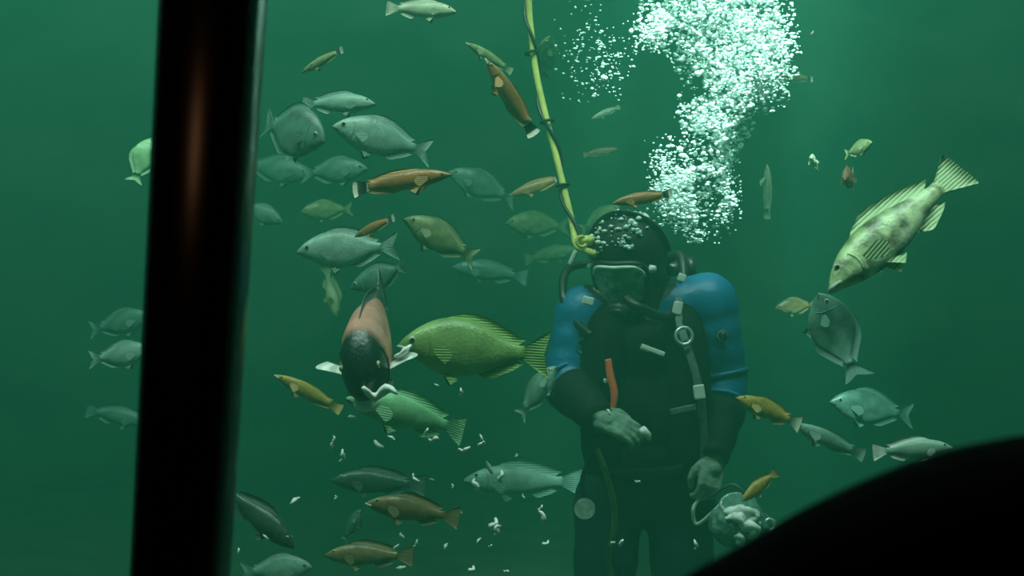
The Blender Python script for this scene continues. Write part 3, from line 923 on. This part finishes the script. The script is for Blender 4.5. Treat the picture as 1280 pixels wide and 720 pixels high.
# eyes behind the visor
for s in (-1, 1):
    bm = bmesh.new(); bm_ball(bm, hp(s * .034, -.088, .012), (.014, .009, .009), 12, 8, HROT)
    e = own(obj_bm('eye', bm, M['white_plastic']))
    bm = bmesh.new(); bm_ball(bm, hp(s * .034, -.0965, .012), (.006, .0035, .006), 10, 6, HROT)
    own(obj_bm('pupil', bm, M['eye_black']), e)
# breathing pod under the visor, with exhaust tees
bm = bmesh.new()
bm_ball(bm, hp(0, -.135, -.088), (.056, .042, .034), 18, 12, HROT)
bm_cone(bm, hp(-.085, -.125, -.095), hp(.085, -.125, -.095), .020, .020, 14)
bm_cone(bm, hp(0, -.165, -.09), hp(0, -.182, -.092), .030, .026, 20)
own(obj_bm('regulator', bm, M['rubber']))
bm = bmesh.new()
bm_cone(bm, hp(-.100, -.085, .03), hp(-.118, -.085, .03), .014, .011, 12)
own(obj_bm('mask_clip', bm, M['white_plastic']))
bm = bmesh.new()
bm_cone(bm, hp(.094, -.075, .03), hp(.112, -.07, .03), .012, .010, 12)
own(obj_bm('mask_clip', bm, M['white_plastic']))
# head strap over the hood
pth = [hp(.133 * math.cos(a), .02 - .0, .03 + .146 * math.sin(a)) for a in np.linspace(.05, math.pi - .05, 22)]
V, Fc = tube_data(pth, .010, 8, .35, up=HB)
own(obj_from('head_strap', V, Fc, M['rubber']))

# inflatable vest
bm = bmesh.new()
bm_ball(bm, dp(806, 440, .015), (.205, .150, .13))
bm_ball(bm, dp(804, 510, .0), (.205, .170, .16))
bm_ball(bm, dp(804, 568, .01), (.200, .165, .11))
for s in (-1, 1):
    c = 806 + s * 52
    bm_chain(bm, [(dp(806 + s * 42, 388, .10), .05), (dp(806 + s * 44, 382, .0), .048), (dp(c, 420, -.10), .062), (dp(c + s * 4, 480, -.13), .070), (dp(c + s * 2, 560, -.12), .066)])
vest = own(remeshed('vest', bm, 0.0095, None, 5)); vest.data.materials.append(M['vest'])

# scuba cylinder with valve behind the shoulders
cyl = own(obj_bm('scuba_cylinder', (lambda b: (bm_chain(b, [(dp(828, 600, .26), .088), (dp(828, 400, .25), .088)], 24), bm_cone(b, dp(828, 380, .25), dp(829, 338, .25), .03, .024, 16), b)[-1])(bmesh.new()), M['tank_metal']))
bm = bmesh.new(); bm_cone(bm, dp(815, 340, .24), dp(858, 334, .22), .026, .026, 16); bm_ball(bm, dp(829, 326, .24), .034)
bm_cone(bm, dp(858, 334, .22), dp(868, 333, .22), .034, .034, 16)
own(obj_bm('valve', bm, M['rubber']), cyl)
own(tube('breathing_hose', [dp(826, 330, .22), dp(850, 320, .12), dp(853, 360, .02), dp(835, 395, -.12), dp(800, 385, -.19), dp(782, 373, -.16)], .016, M['rubber']))
own(tube('breathing_hose', [dp(815, 335, .22), dp(760, 330, .20), dp(712, 335, .10), dp(704, 368, .0), dp(716, 398, -.05), dp(740, 420, -.14)], .014, M['rubber']))

# harness webbing and hardware
own(tube('strap', [dp(849, 372, -.06), dp(849, 400, -.125), dp(856, 425, -.175), dp(868, 462, -.205), dp(876, 500, -.205), dp(880, 545, -.19), dp(881, 580, -.175)], .013, M['grey_webbing'], flat=.28, up=(0, -1, .1)))
own(tube('strap', [dp(760, 380, -.06), dp(755, 402, -.125), dp(752, 430, -.180), dp(748, 480, -.205), dp(748, 540, -.20), dp(752, 590, -.17)], .013, M['vest'], flat=.28, up=(0, -1, .1)))
own(tube('waist_belt', [dp(735, 585, -.10), dp(770, 592, -.185), dp(806, 594, -.195), dp(842, 590, -.185), dp(878, 582, -.10)], .020, M['vest'], flat=.25, up=(0, -1, 0)))
def buckle(px, py, dy, wx, hz, rz=0.0, m_='white_plastic', nm='buckle', t=.012):
    bm = bmesh.new(); bm_box(bm, dp(px, py, dy), (wx, t, hz), Matrix.Rotation(math.radians(rz), 3, 'Y'), .0035)
    return own(obj_bm(nm, bm, M[m_], smooth=False))
buckle(847, 385, -.115, .030, .042, 12)
buckle(874, 490, -.222, .034, .044, -8)
buckle(852, 347, -.02, .026, .026, 20)
buckle(735, 376, -.12, .036, .026, 15)
buckle(816, 438, -.158, .078, .016, 20, nm='chest_clip')
buckle(806, 435, -.155, .030, .022, 20, 'steel', nm='chest_clip')
buckle(854, 512, -.215, .080, .020, -12, 'grey_webbing', nm='pocket_tab')
buckle(757, 476, -.215, .014, .014, 0)
torus('d_ring', dp(855, 420, -.20), .026, .0055, M['steel'], None, (0.1, -1, .1)); own(bpy.context.scene.objects[-1]) if False else None
for o in [x for x in COL.objects if x.name.startswith('d_ring') and x.parent is None]: own(o)
torus('d_ring', dp(729, 433, -.10), .022, .0045, M['grey_webbing'], None, (-.6, -1, .1))
for o in [x for x in COL.objects if x.name.startswith('d_ring') and x.parent is None]: own(o)
# inflation valve on the sleeve, sleeve cuffs
bm = bmesh.new(); bm_cone(bm, dp(902, 420, -.085), dp(903, 420, -.112), .020, .015, 16)
own(obj_bm('sleeve_valve', bm, M['rubber']))
torus('valve_ring', dp(903, 420, -.108), .016, .004, M['grey_webbing'], None, (0.2, -1, 0))
for nm_, c, n_, R_ in (('sleeve_cuff', el_r.lerp(wr_r, .12), (wr_r - el_r), .078), ('sleeve_cuff', el_l.lerp(wr_l, .30), (wr_l - el_l), .074), ('sleeve_cuff', el_l.lerp(sh_l, .12), (el_l - sh_l), .080)):
    torus(nm_, c, R_, .008, M['suit_blue'], None, n_)
for o in [x for x in COL.objects if x.name.split('.')[0] in ('valve_ring', 'sleeve_cuff') and x.parent is None]: own(o)
# long gauntlets over the forearms
for a, b, ra, rb, t0 in ((el_r, wr_r, .080, .047, .30), (el_l, wr_l, .080, .047, .38)):
    pts = ringed(a.lerp(b, t0), b + (b - a).normalized() * .02, ra, rb, 10, .03, 2)
    V, Fc = tube_data([p for p, r in pts], [r for p, r in pts], 20)
    own(obj_from('gauntlet', V, Fc, M['glove_black']))

# orange lanyard, yellow spare hose, gauge
own(tube('orange_tube', [dp(760, 449, -.225), dp(763, 470, -.235), dp(768, 492, -.245), dp(766, 513, -.25)], [.010, .012, .012, .008], M['orange'], seg=10, flat=.6, up=(0, -1, 0)))
own(tube('spare_hose', [dp(745, 560, -.19), dp(757, 590, -.215), dp(766, 625, -.20), dp(768, 660, -.18), dp(760, 700, -.15), dp(770, 740, -.12)], .010, M['hose_olive'], seg=10))
own(tube('gauge_hose', [dp(752, 540, -.20), dp(738, 570, -.20), dp(728, 600, -.20), dp(729, 622, -.20)], .008, M['rubber'], seg=10))
bm = bmesh.new(); bm_cone(bm, dp(731, 636, -.175), dp(731, 636, -.212), .036, .036, 28)
g = own(obj_bm('gauge', bm, M['rubber'], smooth=False))
bm = bmesh.new(); bm_cone(bm, dp(731, 636, -.210), dp(731, 636, -.216), .033, .032, 28)
own(obj_bm('gauge_face', bm, M['gauge'], smooth=False), g)


def glove(origin, fdir, back, thumb_side, curl, name, scale=1.0):
    """five-fingered glove: fdir = finger direction, back = back-of-hand normal"""
    X = fdir.normalized(); Z = (back - X * back.dot(X)).normalized(); Yv = Z.cross(X) * thumb_side
    def q(x, y, z): return origin + (X * x + Yv * y + Z * z) * scale
    bm = bmesh.new()
    bm_chain(bm, [(q(-.02, 0, 0), .032 * scale), (q(.02, 0, 0), .034 * scale)])
    for y in (-.030, -.010, .010, .030):
        bm_chain(bm, [(q(.0, y * .8, 0), .021 * scale), (q(.080, y, 0), .0165 * scale)], 12)
    for y, ln, k in ((.031, .070, 1.0), (.0105, .080, 1.04), (-.0105, .074, 1.1), (-.031, .058, 1.18)):
        p = np.array([.084, 0.0]); a = 0.0
        pts = [(q(p[0], y, p[1]), .0125 * scale)]
        for fr, r in ((.45, .0118), (.31, .0108), (.24, .0095)):
            a += curl * k
            p = p + ln * fr * 1.15 * np.array([math.cos(a), -math.sin(a)])
            pts.append((q(p[0], y * (1.06 if curl < .5 else .96), p[1]), r * scale))
        bm_chain(bm, pts, 12)
    bm_chain(bm, [(q(.005, .030, -.005), .020 * scale), (q(.038, .056, -.018), .0155 * scale), (q(.068, .058, -.034), .0130 * scale), (q(.092, .046, -.046), .0105 * scale)], 12)
    o = remeshed(name, bm, 0.0042 * scale, None, 3)
    return own(o), q

ga, qa = glove(wr_r + Vector((.015, -.01, -.004)), Vector((.86, -.30, -.34)), Vector((.15, -.85, .50)), 1, .42, 'glove', .88)
ga.data.materials.append(M['glove'])
gb, qb = glove(wr_l + Vector((-.004, -.01, -.03)), Vector((-.22, -.30, -.9)), Vector((.30, -.95, .05)), -1, .62, 'glove', .90)
gb.data.materials.append(M['glove'])

# ------------------------------------------------------------------ things the diver holds
def scrap_mesh(seed, ln, r):
    rr = random.Random(seed)
    pts = [Vector((-ln / 2, 0, 0)), Vector((-ln * .15, rr.uniform(-.3, .3) * ln, rr.uniform(-.3, .3) * ln)), Vector((ln * .2, rr.uniform(-.3, .3) * ln, rr.uniform(-.2, .3) * ln)), Vector((ln / 2, rr.uniform(-.2, .2) * ln, 0))]
    path = catmull(pts, 3)
    n = len(path)
    rad = [r * (0.35 + math.sin(math.pi * (i + .4) / n)) * rr.uniform(.75, 1.2) for i in range(n)]
    return tube_data(path, rad, 7, .7)

hold = qa(.125, .032, -.045)
V, Fc = scrap_mesh(3, .075, .017)
rot = Matrix.Rotation(math.radians(38), 3, 'Y')
fo = obj_from('squid_piece', [rot @ v for v in V], Fc, M['food']); fo.location = hold
tag(fo, 'white piece of squid pinched in the diver\'s glove', 'food')

for x, y, Y, ln, th_, an, lb in ((475, 488, 2.72, .075, .011, 10, 'ragged white squid strip at the chin of the red sheephead'), (503, 439, 2.85, .045, .008, -35, 'white squid strip at the lips of the big green opaleye')):
    V, Fc = scrap_mesh(int(x), ln, th_)
    rot = Matrix.Rotation(math.radians(an), 3, 'Y')
    o = obj_from('squid_piece', [rot @ v for v in V], Fc, M['food']); o.location = at(x, y, Y)
    tag(o, lb, 'food')

# feed bag hanging from the hand on a cord
bag = empty('feed_bag', at(924, 655, 3.72))
tag(bag, 'pale mesh feed bag of squid hanging from the diver\'s lowered hand', 'bag')
bc = at(924, 655, 3.72)
bm = bmesh.new()
bmesh.ops.create_icosphere(bm, subdivisions=4, radius=1.0)
for v in bm.verts:
    d = v.co.copy()
    k = 1 + .16 * mn.noise(d * 2.1) + .07 * mn.noise(d * 6.3)
    v.co = Vector((d.x * .088 * k, d.y * .075 * k, d.z * .070 * k + (.02 if d.z > .8 else 0)))
bagm = obj_bm('bag', bm, M['bag'], bag)
rr = random.Random(5)
for i, (u, v_, ln) in enumerate(((-.02, .040, .07), (.018, .044, .06), (.01, .005, .05), (.035, .03, .05), (-.03, .02, .05), (-.012, -.035, .04), (.03, -.01, .045), (.0, .03, .06))):
    V, Fc = scrap_mesh(20 + i, ln, .015)
    r3 = Matrix.Rotation(rr.uniform(-.8, .8), 3, 'Y')
    s = obj_from('squid_lump', [r3 @ v for v in V], Fc, M['food'], bag)
    s.location = (u, -.073 * math.sqrt(max(.15, 1 - (u / .088) ** 2 - (v_ / .07) ** 2)) - .006, v_)
o = torus('bag_rim', Vector((-.01, -.005, .062)), .045, .006, M['steel'], bag, (-.15, -.5, .9))
c0 = qb(.10, .0, -.03) - bc
tube('cord', [c0, c0 + Vector((-.035, -.01, -.05)), c0 + Vector((-.02, 0, -.10)), Vector((-.05, 0, .062))], .006, M['food'], bag)
tube('cord', [c0 + Vector((.01, .0, -.02)), Vector((-.02, -.01, .12)), Vector((.03, -.005, .066))], .005, M['grey_webbing'], bag)
t_ = torus('clip_ring', at(962, 656, 3.70) - bc, .016, .006, M['steel'], bag, (.2, -1, .2))
tube('cord', [Vector((.045, -.01, .05)), Vector((.075, -.015, .03)), at(958, 652, 3.70) - bc], .004, M['grey_webbing'], bag)

# ------------------------------------------------------------------ yellow umbilical hose
uh = empty('umbilical_hose', dp(722, 306, 0))
tag(uh, 'yellow air hose twisted with black cable running up from the diver\'s mask', 'hose')
base = Vector(uh.location)
hp_pts = [(640, -640, .35), (648, -380, .32), (656, -150, .30), (661, 0, .27), (664, 40, .26), (670, 90, .24), (682, 145, .21), (695, 195, .18), (706, 240, .13), (715, 278, .08), (720, 305, .02), (730, 312, -.03), (744, 318, -.09)]
hpath = catmull([dp(x, y, d) - base for x, y, d in hp_pts], 14)
V, Fc = tube_data(hpath, .011, 12)
obj_from('hose', V, Fc, M['yellow'], uh)
cab = []
s_acc = 0.0
for i, p in enumerate(hpath):
    t = (hpath[min(i + 1, len(hpath) - 1)] - hpath[max(i - 1, 0)]).normalized()
    if i: s_acc += (p - hpath[i - 1]).length
    a = s_acc * 2 * math.pi / .34
    sx = t.cross(Vector((0, 1, 0))).normalized(); ux = sx.cross(t)
    cab.append(p + sx * (.0165 * math.cos(a)) + ux * (.0165 * math.sin(a)))
V, Fc = tube_data(cab, .0065, 8)
obj_from('cable', V, Fc, M['rubber'], uh)
for (x, y, d) in ((664, 66, .25), (684, 152, .20), (704, 232, .14)):
    c = dp(x, y, d) - base
    torus('tape_band', c, .020, .006, M['rubber'], uh, (.22, -.1, -1))
bm = bmesh.new(); bm_ball(bm, dp(733, 301, -.03) - base, (.030, .024, .018), 14, 10)
cp = obj_bm('coupling', bm, M['yellow'], uh)
torus('coupling_ring', dp(727, 302, -.05) - base, .017, .0055, M['yellow'], uh, (.3, -1, .2))
bm = bmesh.new(); bm_box(bm, dp(716, 322, -.02) - base, (.014, .012, .050), Matrix.Rotation(math.radians(25), 3, 'Y'), .003)
obj_bm('clip', bm, M['white_plastic'], uh)

# ------------------------------------------------------------------ drifting food scraps
scraps = [(417, 549, 9), (415, 557, 8), (426, 570, 16), (474, 555, 14), (489, 547, 10), (440, 522, 12), (534, 540, 9), (542, 549, 13), (580, 560, 15), (602, 547, 9), (601, 555, 11),
          (612, 584, 17), (627, 596, 14), (594, 605, 14), (520, 597, 12), (565, 608, 6), (645, 570, 6), (570, 640, 16), (617, 656, 16), (622, 663, 14), (675, 634, 8), (677, 646, 16),
          (598, 676, 9), (613, 683, 8), (682, 680, 10), (502, 670, 9), (519, 679, 10), (495, 684, 10), (557, 683, 8), (502, 709, 15), (589, 712, 10), (633, 714, 8), (575, 490, 10),
          (546, 481, 6), (419, 623, 7), (777, 679, 11), (766, 679, 7), (797, 602, 7), (868, 681, 12), (298, 689, 8), (368, 626, 14), (332, 671, 9), (760, 515, 8), (455, 484, 11), (655, 620, 6), (540, 600, 6), (1016, 42, 7)]
protos = [scrap_mesh(40 + i, .030, .0062) for i in range(6)]
pm = []
for V, Fc in protos:
    me = bpy.data.meshes.new('food_scrap'); me.from_pydata([tuple(v) for v in V], [], Fc); me.shade_smooth(); me.materials.append(M['food']); pm.append(me)
rr = random.Random(11)
for i, (x, y, l) in enumerate(scraps):
    Y = rr.uniform(2.7, 3.3)
    o = bpy.data.objects.new('food_scrap', pm[i % 6]); COL.objects.link(o)
    o.location = at(x, y, Y)
    o.rotation_euler = (rr.uniform(-.5, .5), rr.uniform(-1.6, 1.6), rr.uniform(-.5, .5))
    o.scale = (l * Y / FPX / .030,) * 3
    tag(o, 'tiny white scrap of squid adrift in the green water', 'food scrap', 'white food scraps drifting in the water')

# ------------------------------------------------------------------ bubbles
def bubble_mesh(name, centres, radii, mt):
    bm = bmesh.new(); bmesh.ops.create_icosphere(bm, subdivisions=1, radius=1.0)
    bv = np.array([v.co[:] for v in bm.verts]); bf = np.array([[v.index for v in f.verts] for f in bm.faces]); bm.free()
    n = len(centres)
    sc = RNG.uniform(.7, 1.3, (n, 1, 3)) * np.array([1.1, 1.1, .75])
    jit = 1 + RNG.normal(0, .10, (n, len(bv), 1))
    V = (bv[None] * jit * sc * np.array(radii)[:, None, None] + np.array(centres)[:, None, :]).reshape(-1, 3)
    Fc = (bf[None] + (np.arange(n) * len(bv))[:, None, None]).reshape(-1, 3)
    me = bpy.data.meshes.new(name)
    me.vertices.add(len(V)); me.vertices.foreach_set('co', V.ravel())
    me.loops.add(Fc.size); me.loops.foreach_set('vertex_index', Fc.ravel().astype(np.int32))
    me.polygons.add(len(Fc)); me.polygons.foreach_set('loop_start', np.arange(0, Fc.size, 3, dtype=np.int32))
    me.update(calc_edges=True)
    me.shade_smooth(); me.materials.append(mt)
    return link(bpy.data.objects.new(name, me))

# outline of the rising plume: y, left edge, right edge, density
pl_y = [-260, -120, 0, 30, 60, 90, 120, 150, 180, 210, 240, 265, 285, 305]
pl_l = [800, 800, 812, 822, 842, 858, 858, 850, 832, 818, 820, 826, 838, 858]
pl_r = [1010, 1000, 978, 982, 988, 988, 972, 942, 922, 916, 918, 918, 916, 908]
pl_d = [1, 1, 1, 1, .95, .9, .85, .75, .7, .7, .75, .55, .25, .08]
cs, rs = [], []
while len(cs) < 24000:
    y = RNG.uniform(-260, 305)
    if RNG.random() > np.interp(y, pl_y, pl_d): continue
    l, r = np.interp(y, pl_y, pl_l), np.interp(y, pl_y, pl_r)
    u = RNG.normal(.5, .29)
    if u < -.10 or u > 1.10 or (abs(u - .5) > .46 and RNG.random() < .45): continue
    x = l + (r - l) * u
    nz = mn.noise(Vector((x * .03, y * .03, 1.3))) + .6 * mn.noise(Vector((x * .09, y * .09, 5.3)))
    if y > -20 and nz < -.42 + .30 * min(1, max(0, y - 60) / 120) and RNG.random() < .85: continue
    th = .20 * math.sqrt(max(.05, 1 - (2 * u - 1) ** 2))
    c = at(x, y, 4.34 + RNG.uniform(-th, th))
    cs.append(c[:]); rs.append(float(np.clip(RNG.lognormal(math.log(.0043), .45), .0018, .014)))
while len(cs) < 36000:   # the mass thickens as it rises
    y = RNG.uniform(-200, 150)
    l, r = np.interp(y, pl_y, pl_l) + 26, np.interp(y, pl_y, pl_r) - 6
    u = RNG.normal(.55, .28); x = l + (r - l) * u
    if u < -.04 or u > 1.04: continue
    if RNG.random() > np.interp(y, [-200, 30, 150], [1, 1, .25]): continue
    if mn.noise(Vector((x * .035, y * .035, 1.3))) < -.38 and RNG.random() < .8: continue
    th = .16 * math.sqrt(max(.05, 1 - (2 * u - 1) ** 2))
    cs.append(at(x, y, 4.32 + RNG.uniform(-th, th))[:]); rs.append(float(np.clip(RNG.lognormal(math.log(.0038), .4), .0018, .012)))
# loose fringes and the spray near the hose
for n_, (xa, xb, ya, yb), r0 in ((330, (788, 846, 8, 70), .005), (260, (690, 800, 15, 135), .0032), (240, (805, 850, 170, 290), .0035), (120, (690, 790, -80, 20), .004), (110, (960, 992, 20, 150), .004)):
    for _ in range(n_):
        x = (xa + xb) / 2 + (xb - xa) / 2 * RNG.triangular(-1, .1, 1); y = RNG.triangular(ya, (ya + yb) / 2, yb)
        cs.append(at(x, y, 4.3 + RNG.uniform(-.2, .2))[:]); rs.append(float(np.clip(RNG.lognormal(math.log(r0), .4), .0015, .012)))
bub = bubble_mesh('bubble_plume', cs, rs, M['bubble'])
tag(bub, 'white plume of air bubbles rising above the diver\'s hood', 'bubbles', kind='stuff')
# bubbles clinging to the hood
cs, rs = [], []
rr = random.Random(4)
for i in range(130):
    a = rr.uniform(-.9, 1.7); b = rr.uniform(-.6, .9)
    d = Vector((math.sin(a) * math.cos(b), -math.sin(b) - .2, math.cos(a) * math.cos(b) * .9 + .2)).normalized()
    p = hp(d.x * .130, .018 + d.y * .136, .03 + d.z * .142)
    cs.append(p[:]); rs.append(rr.choice([.0025, .003, .004, .005, .0075, .009]))
hb = own(bubble_mesh('clinging_bubble', cs, rs, M['bubble'])); hb['kind'] = 'stuff'
